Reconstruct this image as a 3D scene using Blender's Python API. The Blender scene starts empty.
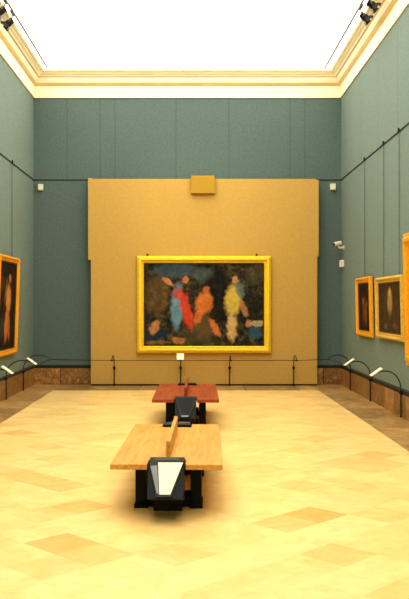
import bpy, bmesh, math, random
from mathutils import Vector, Matrix
random.seed(7)
COL = bpy.context.scene.collection
R = math.radians

# ------------------------------------------------------------------ room numbers
XL, XR = -3.467, 3.278          # side walls
YB, YF = 18.64, -2.5            # far wall, wall behind the camera
ZC = 6.28                       # underside of the cornice
ZTOP = 6.86
CAM_Z = 1.75
F = 850.0                       # focal length in pixels (frame 409 x 599)

# ------------------------------------------------------------------ materials
def srgb(r, g, b):
    f = lambda c: (c/255/12.92) if c/255 <= .04045 else ((c/255+.055)/1.055)**2.4
    return (f(r), f(g), f(b), 1)

def new_mat(name):
    m = bpy.data.materials.new(name); m.use_nodes = True
    nt = m.node_tree
    return m, nt, nt.nodes['Principled BSDF']

def N(nt, t, **kw):
    n = nt.nodes.new(t)
    for k, v in kw.items(): setattr(n, k, v)
    return n

def mixc(nt, fac, a, b, blend='MIX'):
    n = N(nt, 'ShaderNodeMix', data_type='RGBA', blend_type=blend)
    for s, v in ((0, fac), (6, a), (7, b)):
        if isinstance(v, (int, float, tuple)): n.inputs[s].default_value = v
        else: nt.links.new(v, n.inputs[s])
    return n.outputs[2]

def math_(nt, op, a, b=None, c=None, clamp=False):
    n = N(nt, 'ShaderNodeMath', operation=op); n.use_clamp = clamp
    for i, v in enumerate((a, b, c)):
        if v is None: continue
        if isinstance(v, (int, float)): n.inputs[i].default_value = v
        else: nt.links.new(v, n.inputs[i])
    return n.outputs[0]

def simple(name, col, rough=.5, metal=0, noise=0, scale=20, bump=0, bscale=60, spec=.5):
    m, nt, p = new_mat(name)
    p.inputs['Roughness'].default_value = rough
    p.inputs['Metallic'].default_value = metal
    p.inputs['Specular IOR Level'].default_value = spec
    tc = N(nt, 'ShaderNodeTexCoord')
    if noise:
        nz = N(nt, 'ShaderNodeTexNoise'); nz.inputs['Scale'].default_value = scale
        nz.inputs['Detail'].default_value = 4
        nt.links.new(tc.outputs['Object'], nz.inputs['Vector'])
        mr = N(nt, 'ShaderNodeMapRange'); mr.inputs[1].default_value = .3; mr.inputs[2].default_value = .7
        nt.links.new(nz.outputs['Fac'], mr.inputs[0])
        dark = tuple(c*(1-noise) for c in col[:3])+(1,)
        lite = tuple(min(1, c*(1+noise)) for c in col[:3])+(1,)
        nt.links.new(mixc(nt, mr.outputs[0], dark, lite), p.inputs['Base Color'])
    else:
        p.inputs['Base Color'].default_value = col
    if bump:
        nb = N(nt, 'ShaderNodeTexNoise'); nb.inputs['Scale'].default_value = bscale
        nt.links.new(tc.outputs['Object'], nb.inputs['Vector'])
        b = N(nt, 'ShaderNodeBump'); b.inputs['Strength'].default_value = bump; b.inputs['Distance'].default_value = .01
        nt.links.new(nb.outputs['Fac'], b.inputs['Height']); nt.links.new(b.outputs[0], p.inputs['Normal'])
    return m

def seam_mask(nt, coord, positions, width):
    """1 near any of the positions along one coordinate"""
    out = None
    for q in positions:
        d = math_(nt, 'ABSOLUTE', math_(nt, 'SUBTRACT', coord, q))
        k = math_(nt, 'LESS_THAN', d, width)
        out = k if out is None else math_(nt, 'MAXIMUM', out, k)
    return out

def fabric_wall(name, col, axis, seams, seam_z=(4.49, 7), low=(), depth=.72):
    m, nt, p = new_mat(name)
    p.inputs['Roughness'].default_value = .95
    p.inputs['Specular IOR Level'].default_value = .1
    tc = N(nt, 'ShaderNodeTexCoord')
    sp = N(nt, 'ShaderNodeSeparateXYZ'); nt.links.new(tc.outputs['Object'], sp.inputs[0])
    nz = N(nt, 'ShaderNodeTexNoise'); nz.inputs['Scale'].default_value = 22; nz.inputs['Detail'].default_value = 6
    nz.inputs['Roughness'].default_value = .8
    nt.links.new(tc.outputs['Object'], nz.inputs['Vector'])
    mr = N(nt, 'ShaderNodeMapRange'); mr.inputs[1].default_value = .3; mr.inputs[2].default_value = .7
    nt.links.new(nz.outputs['Fac'], mr.inputs[0])
    c = mixc(nt, mr.outputs[0], tuple(v*.8 for v in col[:3])+(1,), tuple(v*1.2 for v in col[:3])+(1,))
    co = sp.outputs[axis]
    dark = tuple(v*depth for v in col[:3])+(1,)
    for pos, z0, z1, w in ((seams, *seam_z, .008), (low, .4, 4.49, .004)):
        if not pos: continue
        k = seam_mask(nt, co, pos, w)
        z = math_(nt, 'MULTIPLY', math_(nt, 'GREATER_THAN', sp.outputs[2], z0), math_(nt, 'LESS_THAN', sp.outputs[2], z1))
        c = mixc(nt, math_(nt, 'MULTIPLY', k, z), c, dark)
    nt.links.new(c, p.inputs['Base Color'])
    return m

def stone(name, a, b, c3, axis, spacing, scale=6, rough=.35):
    """polished veined stone in slabs with thin joints along one axis"""
    m, nt, p = new_mat(name)
    p.inputs['Roughness'].default_value = rough
    tc = N(nt, 'ShaderNodeTexCoord')
    n1 = N(nt, 'ShaderNodeTexNoise'); n1.inputs['Scale'].default_value = scale; n1.inputs['Detail'].default_value = 8
    n1.inputs['Roughness'].default_value = .7; n1.inputs['Distortion'].default_value = 1.2
    nt.links.new(tc.outputs['Object'], n1.inputs['Vector'])
    cr = N(nt, 'ShaderNodeValToRGB'); e = cr.color_ramp.elements
    e[0].position = .3; e[0].color = a; e[1].position = .55; e[1].color = b
    x = cr.color_ramp.elements.new(.72); x.color = c3
    nt.links.new(n1.outputs['Fac'], cr.inputs[0])
    sp = N(nt, 'ShaderNodeSeparateXYZ'); nt.links.new(tc.outputs['Object'], sp.inputs[0])
    q = math_(nt, 'DIVIDE', sp.outputs[axis], spacing)
    cell = N(nt, 'ShaderNodeTexWhiteNoise', noise_dimensions='1D')
    nt.links.new(math_(nt, 'FLOOR', q), cell.inputs['W'])
    k = math_(nt, 'MULTIPLY_ADD', cell.outputs['Value'], .5, .72)
    cc = N(nt, 'ShaderNodeVectorMath', operation='SCALE')
    nt.links.new(cr.outputs[0], cc.inputs[0]); nt.links.new(k, cc.inputs['Scale'])
    j = math_(nt, 'LESS_THAN', math_(nt, 'FRACT', q), .02)
    nt.links.new(mixc(nt, j, cc.outputs[0], tuple(v*.4 for v in a[:3])+(1,)), p.inputs['Base Color'])
    return m

def wood(name, a, b, rough=.4):
    m, nt, p = new_mat(name)
    p.inputs['Roughness'].default_value = rough
    tc = N(nt, 'ShaderNodeTexCoord')
    mp = N(nt, 'ShaderNodeMapping'); mp.inputs['Scale'].default_value = (14, 1.1, 14)
    nt.links.new(tc.outputs['Object'], mp.inputs[0])
    nz = N(nt, 'ShaderNodeTexNoise'); nz.inputs['Scale'].default_value = 2.2; nz.inputs['Detail'].default_value = 6
    nz.inputs['Distortion'].default_value = .6
    nt.links.new(mp.outputs[0], nz.inputs['Vector'])
    cr = N(nt, 'ShaderNodeValToRGB'); e = cr.color_ramp.elements
    e[0].position = .32; e[0].color = a; e[1].position = .68; e[1].color = b
    nt.links.new(nz.outputs['Fac'], cr.inputs[0])
    nt.links.new(cr.outputs[0], p.inputs['Base Color'])
    return m

def canvas_mat(name, w, h, bg, patches, warp=.12):
    """soft painterly colour masses; patch = (x, z, rx, rz, angle, sRGB colour, strength) in fractions of the canvas"""
    m, nt, p = new_mat(name)
    p.inputs['Roughness'].default_value = .8; p.inputs['Specular IOR Level'].default_value = .15
    tc = N(nt, 'ShaderNodeTexCoord')
    wz = N(nt, 'ShaderNodeTexNoise'); wz.inputs['Scale'].default_value = 9; wz.inputs['Detail'].default_value = 5
    nt.links.new(tc.outputs['Object'], wz.inputs['Vector'])
    sub = N(nt, 'ShaderNodeVectorMath', operation='SUBTRACT'); sub.inputs[1].default_value = (.5, .5, .5)
    nt.links.new(wz.outputs['Color'], sub.inputs[0])
    sc = N(nt, 'ShaderNodeVectorMath', operation='SCALE'); sc.inputs['Scale'].default_value = warp*h
    nt.links.new(sub.outputs[0], sc.inputs[0])
    ad = N(nt, 'ShaderNodeVectorMath', operation='ADD')
    nt.links.new(tc.outputs['Object'], ad.inputs[0]); nt.links.new(sc.outputs[0], ad.inputs[1])
    flat = N(nt, 'ShaderNodeVectorMath', operation='MULTIPLY'); flat.inputs[1].default_value = (1, 0, 1)
    nt.links.new(ad.outputs[0], flat.inputs[0])
    n2 = N(nt, 'ShaderNodeTexNoise'); n2.inputs['Scale'].default_value = 14/h; n2.inputs['Detail'].default_value = 7
    n2.inputs['Roughness'].default_value = .7
    nt.links.new(tc.outputs['Object'], n2.inputs['Vector'])
    cr = N(nt, 'ShaderNodeValToRGB'); e = cr.color_ramp.elements
    e[0].position = .35; e[0].color = srgb(*bg[0]); e[1].position = .68; e[1].color = srgb(*bg[2])
    x = cr.color_ramp.elements.new(.5); x.color = srgb(*bg[1])
    nt.links.new(n2.outputs['Fac'], cr.inputs[0])
    c = cr.outputs[0]
    for (x, z, rx, rz, a, col, s) in patches:
        mp = N(nt, 'ShaderNodeMapping', vector_type='TEXTURE')
        mp.inputs['Location'].default_value = ((x-.5)*w, 0, z*h)
        mp.inputs['Rotation'].default_value = (0, R(a), 0)
        mp.inputs['Scale'].default_value = (rx*w, 1, rz*h)
        nt.links.new(flat.outputs[0], mp.inputs[0])
        ln = N(nt, 'ShaderNodeVectorMath', operation='LENGTH'); nt.links.new(mp.outputs[0], ln.inputs[0])
        mr = N(nt, 'ShaderNodeMapRange', interpolation_type='SMOOTHSTEP')
        mr.inputs[1].default_value = 1.05; mr.inputs[2].default_value = .55
        mr.inputs[3].default_value = 0; mr.inputs[4].default_value = s
        nt.links.new(ln.outputs['Value'], mr.inputs[0])
        tex = mixc(nt, n2.outputs['Fac'], tuple(v*.3 for v in srgb(*col)[:3])+(1,), tuple(min(1, v*1.7) for v in srgb(*col)[:3])+(1,))
        c = mixc(nt, mr.outputs[0], c, tex)
    nt.links.new(c, p.inputs['Base Color'])
    return m

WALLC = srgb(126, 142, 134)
seamx = [(p_-191.6)/45.6 for p_ in (67, 100, 115, 176, 229, 290, 305)]
M = {}
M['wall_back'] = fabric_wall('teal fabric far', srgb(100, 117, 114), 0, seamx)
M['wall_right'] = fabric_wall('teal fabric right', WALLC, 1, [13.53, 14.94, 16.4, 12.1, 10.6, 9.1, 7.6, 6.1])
M['wall_left'] = fabric_wall('teal fabric left', WALLC, 1, [16.6, 15.1, 13.6, 12.1, 10.6, 9.1, 7.6, 6.1])
M['wall_front'] = fabric_wall('teal fabric rear', WALLC, 0, [-2, -.5, 1, 2.5])
M['gap'] = simple('dark shadow gap', srgb(30, 34, 34), .7)
M['plinth_y'] = stone('brown marble along', srgb(104, 72, 38), srgb(168, 122, 70), srgb(222, 186, 130), 1, .72, 9)
M['plinth_x'] = stone('brown marble across', srgb(104, 72, 38), srgb(168, 122, 70), srgb(222, 186, 130), 0, .72, 9)
M['border_y'] = stone('travertine border along', srgb(134, 100, 54), srgb(186, 150, 94), srgb(214, 184, 132), 1, 1.1, 4, .3)
M['border_x'] = stone('travertine border across', srgb(134, 100, 54), srgb(186, 150, 94), srgb(214, 184, 132), 0, 1.1, 4, .3)
M['cornice'] = simple('cream plaster', srgb(252, 242, 212), .7, noise=.02, scale=3)
M['cornice_shade'] = simple('tan plaster shade line', srgb(232, 204, 146), .7, noise=.03, scale=3)  # shadow line under the mouldings, put into the plaster colour
M['panel'] = simple('ochre fabric panel', srgb(200, 164, 92), .9, noise=.05, scale=30, spec=.15)
M['panel_low'] = simple('ochre fabric panel lower', srgb(222, 184, 94), .9, noise=.05, scale=30, spec=.15)
M['olive'] = simple('olive ochre cloth', srgb(186, 148, 62), .9, noise=.05, scale=30, spec=.1)
M['gilt'] = simple('bright gilt', srgb(255, 206, 36), .42, .15, noise=.12, scale=25, bump=.5, bscale=70)
M['gilt_inner'] = simple('pale gilt', srgb(255, 224, 90), .4, .15, noise=.1, scale=25, bump=.3, bscale=90)
M['gilt_old'] = simple('old gilt', srgb(222, 182, 84), .42, .2, noise=.2, scale=25, bump=.6, bscale=80)
M['gilt_orange'] = simple('orange gilt', srgb(246, 172, 34), .4, .2, noise=.15, scale=25, bump=.5, bscale=80)
M['frame_dark'] = simple('dark frame slip', srgb(70, 48, 20), .5)
M['oak'] = wood('light oak', srgb(192, 134, 48), srgb(216, 166, 78))
M['cherry'] = wood('cherry red wood', srgb(126, 46, 10), srgb(176, 80, 26))
M['steel_black'] = simple('black painted steel', srgb(20, 24, 28), .6, 0, noise=.15, scale=8, spec=.25)
M['steel_grey'] = simple('dark grey steel', srgb(44, 48, 50), .5, 0, spec=.3)
M['paper'] = simple('white paper', srgb(250, 244, 216), .6, noise=.02, scale=8)
M['greypaper'] = simple('grey printed sheet', srgb(126, 132, 138), .5, noise=.1, scale=14)
M['rod'] = simple('dark bronze rod', srgb(40, 42, 44), .4, .5)
M['caption'] = simple('cream caption card', srgb(244, 236, 196), .5)
M['white_plastic'] = simple('white plastic', srgb(226, 220, 196), .4)
M['wire'] = simple('dark wire', srgb(84, 100, 94), .6)
M['black_can'] = simple('black spotlight metal', srgb(22, 22, 22), .4, .2)
M['bracket'] = simple('grey bracket metal', srgb(120, 116, 106), .4, .5)
M['track'] = simple('grey track metal', srgb(120, 112, 96), .5, .4)
M['lens'] = simple('dark lens glass', srgb(50, 50, 46), .1)

m, nt, p = new_mat('luminous white ceiling cloth')
p.inputs['Base Color'].default_value = (.85, .85, .83, 1)
p.inputs['Emission Color'].default_value = (1.0, .965, .885, 1)
p.inputs['Emission Strength'].default_value = 2.85
M['velarium'] = m

# floor tiles: the tone of each tile is stored on the mesh
m, nt, p = new_mat('honey limestone tiles')
p.inputs['Roughness'].default_value = .3
p.inputs['Specular IOR Level'].default_value = .45
at = N(nt, 'ShaderNodeVertexColor'); at.layer_name = 'tone'
tc = N(nt, 'ShaderNodeTexCoord')
nz = N(nt, 'ShaderNodeTexNoise'); nz.inputs['Scale'].default_value = 3.2; nz.inputs['Detail'].default_value = 8; nz.inputs['Roughness'].default_value = .7; nz.inputs['Distortion'].default_value = .8
nt.links.new(tc.outputs['Object'], nz.inputs['Vector'])
mr = N(nt, 'ShaderNodeMapRange'); mr.inputs[1].default_value = .35; mr.inputs[2].default_value = .68
nt.links.new(nz.outputs['Fac'], mr.inputs[0])
tone = mixc(nt, mr.outputs[0], (.90, .84, .72, 1), (1.04, 1.06, 1.14, 1))
c = mixc(nt, 1.0, at.outputs['Color'], tone, 'MULTIPLY')
vo = N(nt, 'ShaderNodeTexNoise'); vo.inputs['Scale'].default_value = 26; vo.inputs['Detail'].default_value = 3
nt.links.new(tc.outputs['Object'], vo.inputs['Vector'])
mk = N(nt, 'ShaderNodeMapRange'); mk.inputs[1].default_value = .70; mk.inputs[2].default_value = .76; mk.inputs[4].default_value = .5
nt.links.new(vo.outputs['Fac'], mk.inputs[0])
c = mixc(nt, mk.outputs[0], c, srgb(206, 160, 92))
nt.links.new(c, p.inputs['Base Color'])
M['tiles'] = m

# ------------------------------------------------------------------ mesh helpers
def link(o, parent=None):
    COL.objects.link(o)
    if parent: o.parent = parent
    return o

def tag(o, label=None, cat=None, group=None, kind=None):
    if label: o['label'] = label
    if cat: o['category'] = cat
    if group: o['group'] = group
    if kind: o['kind'] = kind
    return o

def empty(name, loc, rz=0, label=None, cat=None, group=None):
    o = bpy.data.objects.new(name, None); o.empty_display_size = .1
    o.location = loc; o.rotation_euler = (0, 0, R(rz)); link(o)
    return tag(o, label, cat, group)

def build(name, bm, mat, parent=None, smooth=False, bevel=0, mats=None):
    bmesh.ops.recalc_face_normals(bm, faces=bm.faces)
    if bevel:
        es = [e for e in bm.edges if e.is_manifold and e.calc_face_angle(0) > .6]
        bmesh.ops.bevel(bm, geom=es, offset=bevel, segments=2, affect='EDGES', profile=.6)
    me = bpy.data.meshes.new(name); bm.to_mesh(me); bm.free()
    me.materials.append(M[mat] if isinstance(mat, str) else mat)
    for x in (mats or []): me.materials.append(M[x])
    if smooth:
        for f in me.polygons: f.use_smooth = True
    return link(bpy.data.objects.new(name, me), parent)

def box(bm, x0, x1, y0, y1, z0, z1):
    vs = [bm.verts.new((x, y, z)) for x in (x0, x1) for y in (y0, y1) for z in (z0, z1)]
    for f in ((0, 1, 3, 2), (4, 6, 7, 5), (0, 4, 5, 1), (2, 3, 7, 6), (0, 2, 6, 4), (1, 5, 7, 3)):
        bm.faces.new([vs[i] for i in f])

def prism(bm, pts, off):
    """extrude a polygon (3-D points) by a vector"""
    a = [bm.verts.new(q) for q in pts]
    b = [bm.verts.new(Vector(q)+Vector(off)) for q in pts]
    bm.faces.new(a); bm.faces.new(list(reversed(b)))
    n = len(pts)
    for i in range(n): bm.faces.new((a[i], b[i], b[(i+1) % n], a[(i+1) % n]))

def tube(bm, pts, rad, n=8, cap=True):
    pts = [Vector(q) for q in pts]
    if not isinstance(rad, (list, tuple)): rad = [rad]*len(pts)
    rings = []; prev = None
    for i, q in enumerate(pts):
        t = (pts[min(i+1, len(pts)-1)]-pts[max(i-1, 0)]).normalized()
        if prev is None:
            ref = Vector((0, 0, 1)) if abs(t.z) < .9 else Vector((1, 0, 0))
            u = t.cross(ref).normalized()
        else:
            u = (prev - t*prev.dot(t)).normalized()
        prev = u; v = t.cross(u)
        rings.append([bm.verts.new(q+(u*math.cos(a)+v*math.sin(a))*rad[i]) for a in [2*math.pi*k/n for k in range(n)]])
    for a, b in zip(rings, rings[1:]):
        for k in range(n): bm.faces.new((a[k], a[(k+1) % n], b[(k+1) % n], b[k]))
    if cap:
        bm.faces.new(list(reversed(rings[0]))); bm.faces.new(rings[-1])

def rect_sweep(bm, corners, inward, profile, up, close=True):
    """sweep a profile (a inward, h along 'up') round a mitred rectangle"""
    rings = []
    for c, d in zip(corners, inward):
        rings.append([bm.verts.new(Vector(c)+Vector(d)*a+Vector(up)*h) for a, h in profile])
    k = len(corners); m_ = len(profile)
    for i in range(k):
        a, b = rings[i], rings[(i+1) % k]
        for j in range(m_ if close else m_-1):
            bm.faces.new((a[j], b[j], b[(j+1) % m_], a[(j+1) % m_]))

def frame_ring(w, h, profile, fx=1):
    bm = bmesh.new()
    rect_sweep(bm, [(-w/2, 0, 0), (w/2, 0, 0), (w/2, 0, h), (-w/2, 0, h)],
               [(fx, 0, 1), (-fx, 0, 1), (-fx, 0, -1), (fx, 0, -1)], profile, (0, -1, 0))
    return bm

# ------------------------------------------------------------------ the room
def struct(name, bm, mat, **kw):
    o = build(name, bm, mat, **kw); o['kind'] = 'structure'; return o

def wall_panel(name, mat, x0, x1, y0, y1, z0=0, z1=7.0):
    bm = bmesh.new(); box(bm, x0, x1, y0, y1, z0, z1); return struct(name, bm, mat)
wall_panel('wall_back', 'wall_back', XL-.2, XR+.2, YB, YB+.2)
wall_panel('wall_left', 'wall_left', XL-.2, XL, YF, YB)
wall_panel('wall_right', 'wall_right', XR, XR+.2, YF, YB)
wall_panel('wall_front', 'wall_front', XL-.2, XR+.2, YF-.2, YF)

# floor: diamond tiles clipped to the inner field, stone border round it
FX0, FX1, FY1 = -2.82, 2.59, 17.35
def floor_point(px, py):
    d = F*CAM_Z/(py-304.7); return ((px-191.6)*d/F, d)
S = .40
ax, ay = floor_point(81.5, 506.5)
r2 = math.sqrt(2)
A = ((ax+ay)/r2, (ay-ax)/r2)          # centre of one known tile
def cell(x, y):
    u, v = (x+y)/r2, (y-x)/r2
    return (round((u-A[0])/S), round((v-A[1])/S))
marked = {}
for px, py, k in ((81.5, 506.5, .80), (62, 550, .76), (97, 560, .84), (142, 553, .88), (309, 484, .86), (334, 517, .74), (292, 527, .84),
                  (326, 552, .86), (362, 453.5, .80), (15, 470, .85), (42, 476, .83), (70, 483, .84), (25, 517, .9), (404, 583, .88), (370, 545, .97),
                  (265, 470, .9), (310, 440, .88), (52, 448, .86), (20, 433, .82), (60, 415, .9), (90, 404, .88), (240, 440, .94),
                  (255, 405, .9), (350, 420, .92), (130, 525, .95), (395, 500, .95), (290, 577, .95)):
    marked[cell(*floor_point(px, py))] = k
bm = bmesh.new()
lay = bm.loops.layers.float_color.new('tone')
for i in range(-80, 60):
    for j in range(-60, 60):
        u, v = A[0]+i*S, A[1]+j*S
        x, y = (u-v)/r2, (u+v)/r2
        if not (FX0-.5 < x < FX1+.5 and YF-.5 < y < FY1+.5): continue
        h = S/2
        vs = [bm.verts.new(((a-b)/r2, (a+b)/r2, 0)) for a, b in ((u-h, v-h), (u+h, v-h), (u+h, v+h), (u-h, v+h))]
        f = bm.faces.new(vs)
        k = marked.get((i, j))
        if k is None: k = random.choice((1, 1, .99, .98, .96, .94, .95, .97, .90))
        w = max(0, (1-k))*.75
        base = srgb(252, 219, 148)
        colr = (base[0]*(1-w*.9), base[1]*(1-w*1.7), base[2]*(1-w*2.8), 1)
        for l in f.loops: l[lay] = colr
for co, no in (((FX0, 0, 0), (-1, 0, 0)), ((FX1, 0, 0), (1, 0, 0)), ((0, FY1, 0), (0, 1, 0)), ((0, YF, 0), (0, -1, 0))):
    bmesh.ops.bisect_plane(bm, geom=bm.verts[:]+bm.edges[:]+bm.faces[:], plane_co=co, plane_no=no, clear_outer=True)
o = struct('floor', bm, 'tiles')
for nm, mt, x0, x1, y0, y1 in (('trim_1', 'border_y', XL, FX0, YF, YB), ('trim_2', 'border_y', FX1, XR, YF, YB), ('trim_3', 'border_x', FX0, FX1, FY1, YB)):
    bm = bmesh.new(); box(bm, x0, x1, y0, y1, -.1, 0); struct(nm, bm, mt)

# marble plinth with a dark shadow gap above it
for nm, mt, bb, gp in (
    ('baseboard_left', 'plinth_y', (XL, XL+.014, YF, YB), (XL, XL+.010, YF, YB)),
    ('baseboard_right', 'plinth_y', (XR-.014, XR, YF, YB), (XR-.010, XR, YF, YB)),
    ('baseboard_back', 'plinth_x', (XL+.014, XR-.014, YB-.014, YB), (XL+.010, XR-.010, YB-.01, YB))):
    bm = bmesh.new(); box(bm, *bb, 0, .36); b = struct(nm, bm, mt)
    bm = bmesh.new(); box(bm, *gp, .36, .425); build('shadow_gap', bm, 'gap', b)

# thin dark picture rail
bm = bmesh.new()
ZR = 4.485
box(bm, XL, XL+.012, YF, YB, ZR-.009, ZR+.009)
box(bm, XR-.012, XR, YF, YB, ZR-.009, ZR+.009)
box(bm, XL+.012, XR-.012, YB-.012, YB, ZR-.009, ZR+.009)
struct('trim_4', bm, 'gap')

# cornice swept round the room, luminous ceiling inside it
bm = bmesh.new()
prof = [(0, ZC), (.025, ZC), (.028, 6.535), (.06, 6.565), (.09, 6.60), (.09, 6.615), (.11, 6.65), (.12, 6.705), (.15, 6.715),
        (.17, 6.745), (.21, 6.765), (.215, 6.785), (.26, 6.80), (.265, 6.83), (.265, ZTOP), (0, ZTOP)]
rect_sweep(bm, [(XL, YF, 0), (XR, YF, 0), (XR, YB, 0), (XL, YB, 0)],
           [(1, 1, 0), (-1, 1, 0), (-1, -1, 0), (1, -1, 0)], prof, (0, 0, 1))
co_ = struct('trim_5', bm, 'cornice', mats=['cornice_shade'])
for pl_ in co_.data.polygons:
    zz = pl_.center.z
    if 6.535 < zz < 6.605 or 6.705 < zz < 6.712 or 6.80 < zz < 6.82: pl_.material_index = 1  # bands tinted by height to imitate shade
bm = bmesh.new(); box(bm, XL-.2, XR+.2, YF-.2, YB+.2, ZTOP, ZTOP+.1)
struct('ceiling', bm, 'velarium')

# ------------------------------------------------------------------ ochre display panel
Pn = empty('display_panel', (0, 18.55, 0), label='tall ochre fabric panel standing before the far wall behind the large painting', cat='panel')
sx = lambda px, d: (px-191.6)*d/F
xa, xb, xc, xd = sx(88, 18.4), sx(90.8, 18.4), sx(317.3, 18.4), sx(318.8, 18.4)
bm = bmesh.new()
prism(bm, [(xb, -.15, .03), (xc, -.15, .03), (xc, -.15, 2.80), (xd, -.15, 2.80), (xd, -.15, 4.455), (xc-.03, -.15, 4.455), (xc-.03, -.15, 4.475),
           (xb+.03, -.15, 4.475), (xb+.03, -.15, 4.49), (xa, -.15, 4.49), (xa, -.15, 2.72), (xb, -.15, 2.72)], (0, .13, 0))
build('fabric_board', bm, 'panel', Pn, bevel=.004)
bm = bmesh.new(); box(bm, xb+.05, xc-.05, -.02, 0, .03, 4.4); build('back_frame', bm, 'gap', Pn)
for q in (-.155, .73):
    bm = bmesh.new(); box(bm, q-.003, q+.003, -.152, -.15, .04, .72); build('seam', bm, 'olive', Pn)
bm = bmesh.new(); box(bm, sx(91.5, 18.43), sx(316.6, 18.43), -.11, -.01, 0, .03)
build('base_rail', bm, 'gap', Pn)

# small box folded over the top edge
Bx = empty('lamp_box', (sx(202.9, 18.3), 18.395, 4.15), label='small olive ochre box fixed over the top edge of the tall panel', cat='box')
bm = bmesh.new()
prism(bm, [(-.262, -.1, 0), (.262, -.1, 0), (.262, -.1, .33), (.235, -.1, .37), (-.235, -.1, .37), (-.262, -.1, .33)], (0, .1, 0))
build('cover', bm, 'olive', Bx, bevel=.008)
bm = bmesh.new(); box(bm, -.25, .25, -.09, .16, .37, .382); build('top_lip', bm, 'olive', Bx)

# ------------------------------------------------------------------ paintings
def painting(name, loc, rz, w, h, fw, prof, mat, inner, cmat, label, cat='painting', group=None, tilt=0, wires=(), wire_h=0, fdepth=.08, mid=None, fx=1):
    root = empty(name, loc, rz, label, cat, group)
    f = build('frame', frame_ring(w, h, prof, fx), mat, root, smooth=False)
    # inner slip
    ip = [(fw-.004, 0), (fw-.004, fdepth*.55), (fw+.018, fdepth*.42), (fw+.022, fdepth*.3), (fw+.022, 0)]
    s = build('slip', frame_ring(w, h, ip, fx), inner, f)
    if mid: build('raised_molding', frame_ring(w, h, mid), 'gilt_inner', f)
    cw, ch = w-(2*fw+.03)*fx, h-2*fw-.03
    bm = bmesh.new(); box(bm, -cw/2, cw/2, -fdepth*.35, -fdepth*.12, 0, ch)
    c = build('canvas', bm, cmat, root); c.location = (0, 0, fw+.015)
    if tilt:
        for q in (f, c):
            q.rotation_euler.x = R(tilt)
        c.location = Vector((0, -math.sin(R(tilt))*(fw+.015), math.cos(R(tilt))*(fw+.015)))
    for q in wires:
        bm = bmesh.new(); tube(bm, [(q, -.012, h-.03), (q, -.012, wire_h)], .006, 6)
        wr = build('hanging_wire', bm, 'wire', root)
        bm = bmesh.new(); tube(bm, [(q, -.02, wire_h-.03), (q, -.02, wire_h+.035)], [.014, .017], 10)
        build('rail_hook', bm, 'gap', wr, smooth=False)
    return root

def molding(fw, d):
    return [(0, 0), (0, d*.55), (.012, d*.75), (fw*.18, d*.8), (fw*.28, d), (fw*.42, d), (fw*.5, d*.72), (fw*.78, d*.6), (fw*.86, d*.72), (fw, d*.6), (fw, 0)]

W, H = 2.895, 2.095
cw, ch = W-.33, H-.33
main_c = canvas_mat('large dark landscape canvas', cw, ch,
    ((14, 22, 26), (52, 50, 40), (112, 92, 58)),
    [ # abstract colour masses only
     (.26, .92, .24, .12, 0, (70, 88, 100), .75), (.50, .86, .10, .12, 0, (84, 98, 92), .6), (.10, .62, .13, .30, 0, (112, 88, 52), .6),
     (.93, .86, .10, .14, 0, (92, 82, 60), .6), (.62, .60, .16, .40, 0, (24, 28, 24), .8), (.90, .45, .14, .30, 0, (28, 32, 28), .7),
     (.44, .12, .22, .16, 0, (74, 70, 44), .7),
     (.50, .22, .10, .20, 0, (104, 84, 52), .8),
     (.09, .13, .13, .09, -10, (40, 62, 84), .7), (.085, .22, .055, .10, 25, (186, 132, 84), .85),
     (.275, .47, .06, .33, 3, (112, 148, 166), .95), (.355, .40, .055, .26, -14, (204, 76, 50), .95), (.30, .62, .08, .08, 30, (196, 68, 44), .85),
     (.20, .78, .07, .035, 35, (208, 140, 92), .85), (.345, .80, .035, .05, 0, (200, 132, 84), .8),
     (.50, .52, .085, .17, 14, (214, 120, 60), .95), (.455, .35, .04, .12, 20, (206, 116, 60), .85), (.59, .22, .035, .16, -32, (212, 124, 66), .9), (.515, .69, .035, .05, 0, (192, 110, 62), .85),
     (.745, .56, .085, .23, 8, (226, 178, 84), .95), (.735, .22, .05, .22, 0, (226, 168, 112), .95), (.80, .68, .045, .14, -14, (96, 118, 110), .8),
     (.765, .80, .035, .05, 0, (206, 150, 98), .8), (.83, .47, .03, .16, -22, (206, 150, 96), .6),
     (.93, .16, .07, .10, 0, (54, 88, 108), .85), (.95, .27, .06, .05, 0, (196, 180, 136), .7), (.88, .27, .03, .06, 0, (206, 150, 100), .7),
     (.29, .06, .06, .06, 0, (196, 130, 80), .7), (.12, .04, .12, .03, 0, (150, 110, 60), .6)], warp=.09)
pm = painting('large_painting', (sx(204, 18.33), 18.385, .705), 0, W, H, .15, molding(.15, .11), 'gilt', 'frame_dark', main_c,
     'large wide painting in bright gilt frame hung on the ochre panel', fdepth=.11, mid=[(.055, .085), (.06, .122), (.085, .122), (.09, .075)])
for q in (-W/2+.23, W/2-.31):
    bm = bmesh.new(); tube(bm, [(q, -.03, H-.01), (q, -.03, H+.05)], .022, 8); build('top_hook', bm, 'frame_dark', pm)

def canvas_small(nm, w, h, patches, bg=((22, 16, 10), (44, 32, 20), (66, 48, 28))):
    return canvas_mat(nm, w, h, bg, patches, warp=.06)

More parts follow.
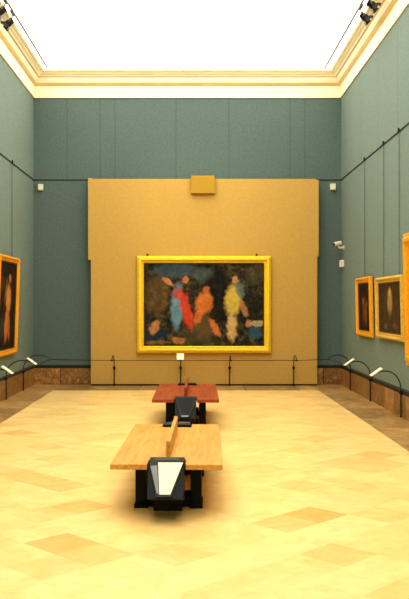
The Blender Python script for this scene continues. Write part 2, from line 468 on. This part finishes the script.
# right wall: local +x runs towards the camera
def right_painting(y0, y1, z0, z1, fw, d, mat, label, cm, wires, out=0.0, group=None, fx=1):
    w = y1-y0; h = z1-z0
    return painting('painting', (XR-.012-out, (y0+y1)/2, z0), -90, w, h, fw, molding(fw, d), mat, 'frame_dark', cm, label, tilt=1.2,
                    wires=[(y0+y1)/2-q for q in wires], wire_h=ZR-z0, fdepth=d, group=group, fx=fx)
c1 = canvas_small('small dark canvas', 1.1, .8, [(.5, .5, .2, .34, 0, (120, 70, 34), .6), (.62, .35, .1, .3, 8, (150, 92, 44), .6), (.42, .68, .08, .1, 0, (170, 116, 66), .7),
                                               (.7, .62, .07, .08, 0, (150, 96, 52), .6), (.35, .3, .12, .12, 0, (96, 52, 30), .6)])
right_painting(15.22, 16.62, 1.155, 2.265, .105, .06, 'gilt_orange', 'small dark painting in orange gilt frame nearest the corner on the right wall', c1, [15.98], fx=1.9)
c2 = canvas_small('brown canvas with pale column', 1.6, .8, [(.5, .62, .13, .36, 3, (178, 142, 80), .8), (.5, .82, .06, .1, 0, (200, 164, 100), .8), (.5, .3, .3, .2, 0, (76, 58, 36), .6),
                                               (.3, .12, .1, .08, 0, (120, 110, 80), .5), (.7, .14, .12, .08, 0, (120, 100, 66), .5)], bg=((50, 38, 22), (70, 54, 32), (92, 70, 42)))
right_painting(12.88, 14.80, 1.18, 2.215, .10, .075, 'gilt_old', 'dark painting with pale upright mass in dull gold frame, middle of the right wall', c2, [14.4, 13.33], fx=1.9)
c3 = canvas_small('large dark canvas', 2.2, 1.3, [(.5, .5, .2, .3, 0, (120, 80, 44), .5)])
right_painting(9.6, 12.58, .85, 2.80, .32, .13, 'gilt_orange', 'largest ornate gilt frame at the right edge of the photo', c3, [11.9, 10.1])
# left wall: local +x runs away from the camera
c4 = canvas_small('tall figure canvas', 1.5, 1.5, [(.56, .62, .17, .22, -5, (214, 142, 74), .9), (.48, .30, .12, .26, 8, (196, 122, 62), .85), (.62, .27, .08, .22, -6, (176, 108, 56), .8), (.62, .87, .08, .06, 0, (196, 128, 70), .8),
                                               (.25, .28, .14, .16, 0, (60, 70, 66), .6), (.40, .72, .04, .20, 20, (180, 116, 60), .6), (.2, .8, .16, .12, 0, (70, 62, 34), .7)])
painting('painting', (XL+.012, 15.67, .81), 90, 1.76, 1.84, .11, molding(.11, .07), 'gilt_orange', 'frame_dark', c4,
         'dark painting of a pale standing figure in gold frame on the left wall', tilt=2.0, wires=[16.3-15.67, 14.9-15.67], wire_h=ZR-.81, fdepth=.07, fx=1.6)

# ------------------------------------------------------------------ barrier posts
def arc_post(name, loc, rz, label, group, reach=.53, zend=.63, plate=True, spread=.17):
    """post at the wall; the rod arches out along local +x"""
    root = empty(name, loc, rz, label, 'barrier post', group)
    bm = bmesh.new(); tube(bm, [(0, 0, 0), (0, 0, .40)], .011, 8); build('pole', bm, 'rod', root, smooth=True)
    bm = bmesh.new(); tube(bm, [(0, 0, 0), (0, 0, .012)], .016, 14); build('base_disc', bm, 'rod', root)
    bm = bmesh.new(); tube(bm, [(0, 0, .345), (0, 0, .375), (0, 0, .415)], [.011, .027, .030], 12); build('ferrule', bm, 'rod', root)
    bm = bmesh.new()
    pts = [(0, 0, .40), (0, 0, .44)]
    ztop = zend+.09; cx = reach*.52
    for k in range(1, 9):
        a = math.pi/2*k/8; pts.append((cx-cx*math.cos(a), 0, .44+(ztop-.44)*math.sin(a)))
    for k in range(1, 7):
        a = math.pi/2*k/7; pts.append((cx+(reach-cx)*math.sin(a), 0, ztop-(ztop-zend)*(1-math.cos(a))))
    pts.append((reach, 0, zend))
    tube(bm, pts, .009, 8); build('arched_rod', bm, 'rod', root, smooth=True)
    bm = bmesh.new(); tube(bm, [(reach, -.03, zend), (reach, .03, zend)], .016, 10); build('cable_clip', bm, 'rod', root)
    if plate:
        # sloping caption card, low edge at the cable
        bm = bmesh.new()
        sl = Vector((-.17, 0, .12)); nn = Vector((.12, 0, .17)).normalized()*.012
        o0 = Vector((reach+.02, -spread/2, zend+.012))
        prism(bm, [o0, o0+Vector((0, spread, 0)), o0+Vector((0, spread, 0))+sl, o0+sl], nn)
        pl = build('caption_plate', bm, 'caption', root)
        bm = bmesh.new()
        o1 = o0+nn*1.02+sl*.12+Vector((0, spread*.08, 0))
        prism(bm, [o1, o1+Vector((0, spread*.84, 0)), o1+Vector((0, spread*.84, 0))+sl*.76, o1+sl*.76], nn*.12)
        build('caption_card', bm, 'paper', pl)
    return root

CL, CR, CZ = -2.885, 2.80, .63
for y, nm, pt in ((17.3, 'arched barrier post without card, deepest in the left corner', False), (15.69, 'arched barrier post with slanted card by the left wall, nearer the corner', True),
              (13.6, 'arched barrier post with slanted card at the left edge of the photo', True),
              (11.4, 'arched barrier post nearest the camera by the left wall', True)):
    arc_post('barrier_post', (XL+.045, y, 0), 0, nm, 'arched barrier posts', CL-(XL+.045), CZ, pt)
for y, nm, pt in ((17.4, 'arched barrier post without card, deepest in the right corner', False), (15.45, 'arched barrier post with slanted card, second from the right corner', True),
              (13.19, 'arched barrier post with slanted card below the dull gold frame, right wall', True),
              (10.5, 'arched barrier post nearest the camera by the right wall', True)):
    arc_post('barrier_post', (XR-.031, y, 0), 180, nm, 'arched barrier posts', (XR-.031)-CR, CZ, pt)
YP, YC, ZP = 18.33, 17.83, .58
for px, nm in ((114.2, 'leftmost slim barrier post before the ochre panel'), (180.6, 'slim barrier post carrying a white card below the large painting'),
               (229.6, 'slim barrier post just right of the benches before the ochre panel'), (293.6, 'rightmost slim barrier post before the ochre panel')):
    x = sx(px, YP)
    arc_post('barrier_post', (x, YP, 0), -90, nm, 'arched barrier posts', YP-YC, ZP, px == 180.6, .155)

# cables: one run along each side and one across the panel
def cable(pts, label):
    bm = bmesh.new(); tube(bm, pts, .007, 6)
    o = build('barrier_cable', bm, 'rod', smooth=True)
    return tag(o, label, 'cable', 'barrier cables')
cable([(CL, 11.4, CZ), (CL, 13.6, CZ), (CL, 15.69, CZ), (CL, 17.28, CZ)], 'thin dark barrier cable running along the left wall')
cable([(CR, 10.5, CZ), (CR, 13.19, CZ), (CR, 15.45, CZ), (CR, 17.38, CZ)], 'thin dark barrier cable running along the right wall')
cable([(CL+.02, 17.32, CZ), (sx(114.2, YP), YC, ZP), (sx(180.6, YP), YC, ZP), (sx(229.6, YP), YC, ZP), (sx(293.6, YP), YC, ZP), (CR-.02, 17.42, CZ)],
      'thin dark barrier cable stretched across the ochre panel')

# ------------------------------------------------------------------ benches
def bench(name, loc, rz, seat_mat, label, length=2.35, width=.92, sheets=True):
    """origin on the floor below the centre of the near edge; bench runs along +y"""
    root = empty(name, loc, rz, label, 'bench', 'museum benches with central board')
    L, w2 = length, width/2
    nx, nd = .158, .24
    bm = bmesh.new()
    pts = [(-w2, 0), (-nx, 0), (-nx, nd), (nx, nd), (nx, 0), (w2, 0), (w2, L), (nx, L), (nx, L-nd), (-nx, L-nd), (-nx, L), (-w2, L)]
    prism(bm, [(x, y, .395) for x, y in pts], (0, 0, .045))
    build('seat', bm, seat_mat, root, bevel=.004)
    bm = bmesh.new(); box(bm, -.018, .018, .36, L-.36, .44, .575)
    build('center_board', bm, seat_mat, root, bevel=.005)
    for s in (-1, 1):                                   # slab legs, joined by a floor bar at each end
        for y in (.35, L-.35-.30):
            bm = bmesh.new(); a, b = sorted((s*.285, s*.19)); box(bm, a, b, y, y+.30, .03, .395)
            lg = build('leg', bm, 'steel_black', root, bevel=.006)
            bm = bmesh.new(); a, b = sorted((s*.295, s*.18)); box(bm, a, b, y-.01, y+.31, 0, .03)
            build('foot', bm, 'steel_black', lg)
    for y in (.37, L-.59):
        bm = bmesh.new(); box(bm, -.185, .185, y, y+.22, .01, .10); build('floor_bar', bm, 'steel_black', root)
    bm = bmesh.new(); box(bm, -.05, .05, .5, L-.5, .33, .395); build('spine_beam', bm, 'steel_black', root)
    # sloping information desk at each end
    for end in (0, 1):
        e = -1 if end else 1
        Y = (lambda y: L-y) if end else (lambda y: y)
        bm = bmesh.new()
        side = [(Y(-.21), .205), (Y(-.0), .452), (Y(.02), .462), (Y(.215), .462), (Y(.215), .10), (Y(.02), .14)]
        prism(bm, [(-.145, y, z) for y, z in side], (.29, 0, 0))
        ds = build('reading_desk', bm, 'steel_black', root, bevel=.005)
        p0 = Vector((0, Y(-.21), .205)); p1 = Vector((0, Y(-.0), .452))
        up = p1-p0; n = Vector((0, -up.z*e, abs(up.y))).normalized()
        def on(x, t, k): q = p0+up*t+n*k; return (x, q.y, q.z)
        # V-shaped backing plate
        bm = bmesh.new(); prism(bm, [on(-.135, .99, .0), on(.14, .99, .0), on(.05, .03, .0), on(-.07, .03, .0)], n*.016)
        vp = build('backing_plate', bm, 'steel_grey' if sheets else 'steel_black', ds)
        if sheets:
            bm = bmesh.new(); prism(bm, [on(-.066, .98, .0165), on(.138, .98, .0165), on(.042, .09, .0165), on(-.045, .09, .0165)], n*.004)
            build('white_sheet', bm, 'paper', ds)
            bm = bmesh.new(); prism(bm, [on(-.128, .88, .0165), on(-.073, .90, .0165), on(-.05, .10, .0165), on(-.066, .12, .0165)], n*.003)
            build('grey_sheet', bm, 'greypaper', ds)
        else:
            bm = bmesh.new(); prism(bm, [on(-.055, .12, .0165), on(.045, .12, .0165), on(.04, .04, .0165), on(-.05, .04, .0165)], n*.003)
            build('footer_strip', bm, 'greypaper', ds)
            for a_, b_ in (((-.127, .92), (-.066, .05)), ((.132, .92), (.048, .05))):
                bm = bmesh.new()
                q = [on(a_[0], a_[1], .016), on(a_[0]+.012, a_[1], .016), on(b_[0]+.010, b_[1], .016), on(b_[0], b_[1], .016)]
                prism(bm, q, n*.01); build('edge_fin', bm, 'steel_grey', ds)
        bm = bmesh.new(); y0, y1 = sorted((Y(.05), Y(.17))); box(bm, -.10, .10, y0, y1, .462, .465)
        build('top_strip', bm, 'steel_grey', ds)
        y0, y1 = sorted((Y(.24), Y(.44)))
        bm = bmesh.new(); box(bm, -.12, .12, y0, y1, .0, .16); build('desk_foot', bm, 'gap', ds)
    return root
bench('museum_bench', (sx(166.3, 6.97), 6.97, 0), -1.25, 'oak', 'light oak slab bench nearest the camera with white sheet on its black end desk', 2.36, .925)
bench('museum_bench', (sx(185.5, 11.75), 11.75, 0), -.35, 'cherry', 'red-brown wooden bench farther back, behind the light oak bench', 2.3, .93, False)

# ------------------------------------------------------------------ small devices on the walls
def sensor(loc, rz, label, w=.11, h=.14, d=.07):
    root = empty('wall_sensor', loc, rz, label, 'sensor', 'small white wall sensors')
    bm = bmesh.new(); box(bm, -w/2, w/2, -d, 0, 0, h); build('housing', bm, 'white_plastic', root, bevel=.01)
    bm = bmesh.new(); box(bm, -w*.32, w*.32, -d-.006, -d, h*.18, h*.55); build('lens_window', bm, 'caption', root, bevel=.002)
sensor((sx(40.6, 18.6), YB, 4.25), 0, 'small white wall sensor at upper left of the ochre panel')
sensor((sx(333, 18.6), YB, 4.26), 0, 'small white wall sensor at upper right of the ochre panel', .12, .14)
sensor((XR, 18.3, 2.56), -90, 'small white wall sensor below the security camera in the right corner', .12, .15, .09)
cam_root = empty('security_camera', (XR, 18.28, 2.98), -90, 'white security camera on a short arm in the right corner', 'camera')
bm = bmesh.new(); tube(bm, [(0, 0, 0), (0, -.015, 0)], .045, 14); build('wall_plate', bm, 'white_plastic', cam_root)
bm = bmesh.new(); tube(bm, [(0, -.01, 0), (0, -.10, -.005), (0, -.12, .03)], .02, 8); build('arm', bm, 'white_plastic', cam_root)
bm = bmesh.new(); tube(bm, [(-.0, -.06, .10), (.0, -.07, .098), (.05, -.21, .065), (.052, -.218, .063)], [.035, .048, .048, .042], 14)
cb = build('body', bm, 'white_plastic', cam_root, smooth=False)
bm = bmesh.new(); tube(bm, [(.052, -.218, .063), (.054, -.226, .061)], [.034, .032], 14); build('lens', bm, 'lens', cb)

# ------------------------------------------------------------------ ceiling tracks and spotlights
for x, lab in ((-3.10, 'thin grey lighting track along the left edge of the ceiling'), (2.87, 'thin grey lighting track along the right edge of the ceiling')):
    tr = empty('lighting_track', (x, 0, 6.83), 0, lab, 'track', 'lighting tracks')
    bm = bmesh.new(); box(bm, -.014, .014, YF+.4, 18.28, 0, .03); build('rail', bm, 'track', tr)
    for y in (17.6, 16.2, 13.0):
        bm = bmesh.new(); box(bm, -.02, .02, y-.02, y+.02, -.004, 0); build('joint_cover', bm, 'white_plastic', tr)

def spot(loc, side, label):
    """track spotlight; side = +1 leans to +x"""
    root = empty('track_spotlight', loc, 0, label, 'spotlight', 'black track spotlights')
    bm = bmesh.new(); box(bm, -.03, .03, -.12, .12, -.04, .0); build('adapter', bm, 'bracket', root, bevel=.006)
    bm = bmesh.new(); tube(bm, [(0, 0, -.04), (side*.02, 0, -.12)], .014, 8); build('stem', bm, 'bracket', root)
    bm = bmesh.new()
    for s in (-.07, .07): tube(bm, [(side*.02, 0, -.12), (side*.03, s, -.125), (side*.05, s, -.19)], .009, 6)
    build('yoke', bm, 'bracket', root)
    a = Vector((side*.01, .03, -.13)); dr = Vector((side*.75, -.1, -.65)).normalized()
    bm = bmesh.new(); tube(bm, [a, a+dr*.015, a+dr*.06, a+dr*.07, a+dr*.13], [.035, .046, .048, .058, .06], 16)
    cn = build('lamp_can', bm, 'black_can', root)
    bm = bmesh.new(); tube(bm, [a+dr*.13, a+dr*.134], .05, 16); build('lens', bm, 'lens', cn)
    bm = bmesh.new()
    for k in range(4):
        c0 = a+dr*(.012+.014*k); tube(bm, [c0, c0+dr*.005], .055, 14)
    build('cooling_fin', bm, 'black_can', cn)
    uu = dr.cross(Vector((0, 1, 0))).normalized(); vv = dr.cross(uu).normalized()
    for q, t_ in ((uu, vv), (-uu, vv), (vv, uu), (-vv, uu)):       # barn doors
        b0 = a+dr*.13+q*.06
        bm = bmesh.new(); prism(bm, [b0-t_*.045, b0+t_*.045, b0+t_*.06+q*.035+dr*.06, b0-t_*.06+q*.035+dr*.06], q.cross(t_)*0+dr*.003)
        build('barn_door', bm, 'black_can', cn)
    bm = bmesh.new(); h = Vector((side*.03, .0, 0))
    box(bm, side*.13-.03, side*.13+.03, -.16, -.02, -.02, .015); build('driver_box', bm, 'gap', root)
for y, lab in ((14.45, 'black track spotlight on the right track, nearer the corner'), (13.85, 'black track spotlight on the right track, upper of the two')):
    spot((2.87, y, 6.83), 1, lab)
for y, lab in ((14.75, 'black track spotlight on the left track, nearer the corner'), (14.15, 'black track spotlight on the left track, at the photo edge')):
    spot((-3.10, y, 6.83), -1, lab)

# ------------------------------------------------------------------ light from the ceiling spotlights on the panel, lamp over the floor, world, camera
def spotlamp(name, loc, target, energy, size, col=(1, .86, .6)):
    l = bpy.data.lights.new(name, 'SPOT'); l.energy = energy; l.spot_size = R(size); l.spot_blend = .9; l.color = col; l.shadow_soft_size = .15
    o = bpy.data.objects.new(name, l); o.location = loc
    o.rotation_euler = (Vector(target)-Vector(loc)).to_track_quat('-Z', 'Y').to_euler(); COL.objects.link(o)
spotlamp('panel_light', (-2.6, 13.2, 6.5), (.2, 18.4, 3.9), 150, 34)
spotlamp('panel_light', (2.4, 13.2, 6.5), (-.2, 18.4, 3.6), 80, 34)
spotlamp('floor_light', (-.1, 8.0, 6.6), (-.1, 10.0, 0), 170, 80)  # aimed at the floor, has no fixture of its own

w = bpy.data.worlds.new('World'); bpy.context.scene.world = w; w.use_nodes = True
w.node_tree.nodes['Background'].inputs[0].default_value = (1, .95, .85, 1)
w.node_tree.nodes['Background'].inputs[1].default_value = .3

cd = bpy.data.cameras.new('camera'); cam = bpy.data.objects.new('camera', cd); COL.objects.link(cam)
cam.location = (0, 0, CAM_Z); cam.rotation_euler = (R(90), 0, 0)
cd.sensor_fit = 'VERTICAL'; cd.sensor_height = 24; cd.lens = F/599*24
cd.shift_x = (204.5-191.6)/599; cd.shift_y = (304.7-299.5)/599
cd.clip_start = .05
bpy.context.scene.camera = cam
sc = bpy.context.scene
sc.view_settings.view_transform = 'Standard'
sc.view_settings.look = 'Medium High Contrast'
sc.view_settings.exposure = 0
sc.cycles.max_bounces = 8; sc.cycles.diffuse_bounces = 5
sc.cycles.use_denoising = True
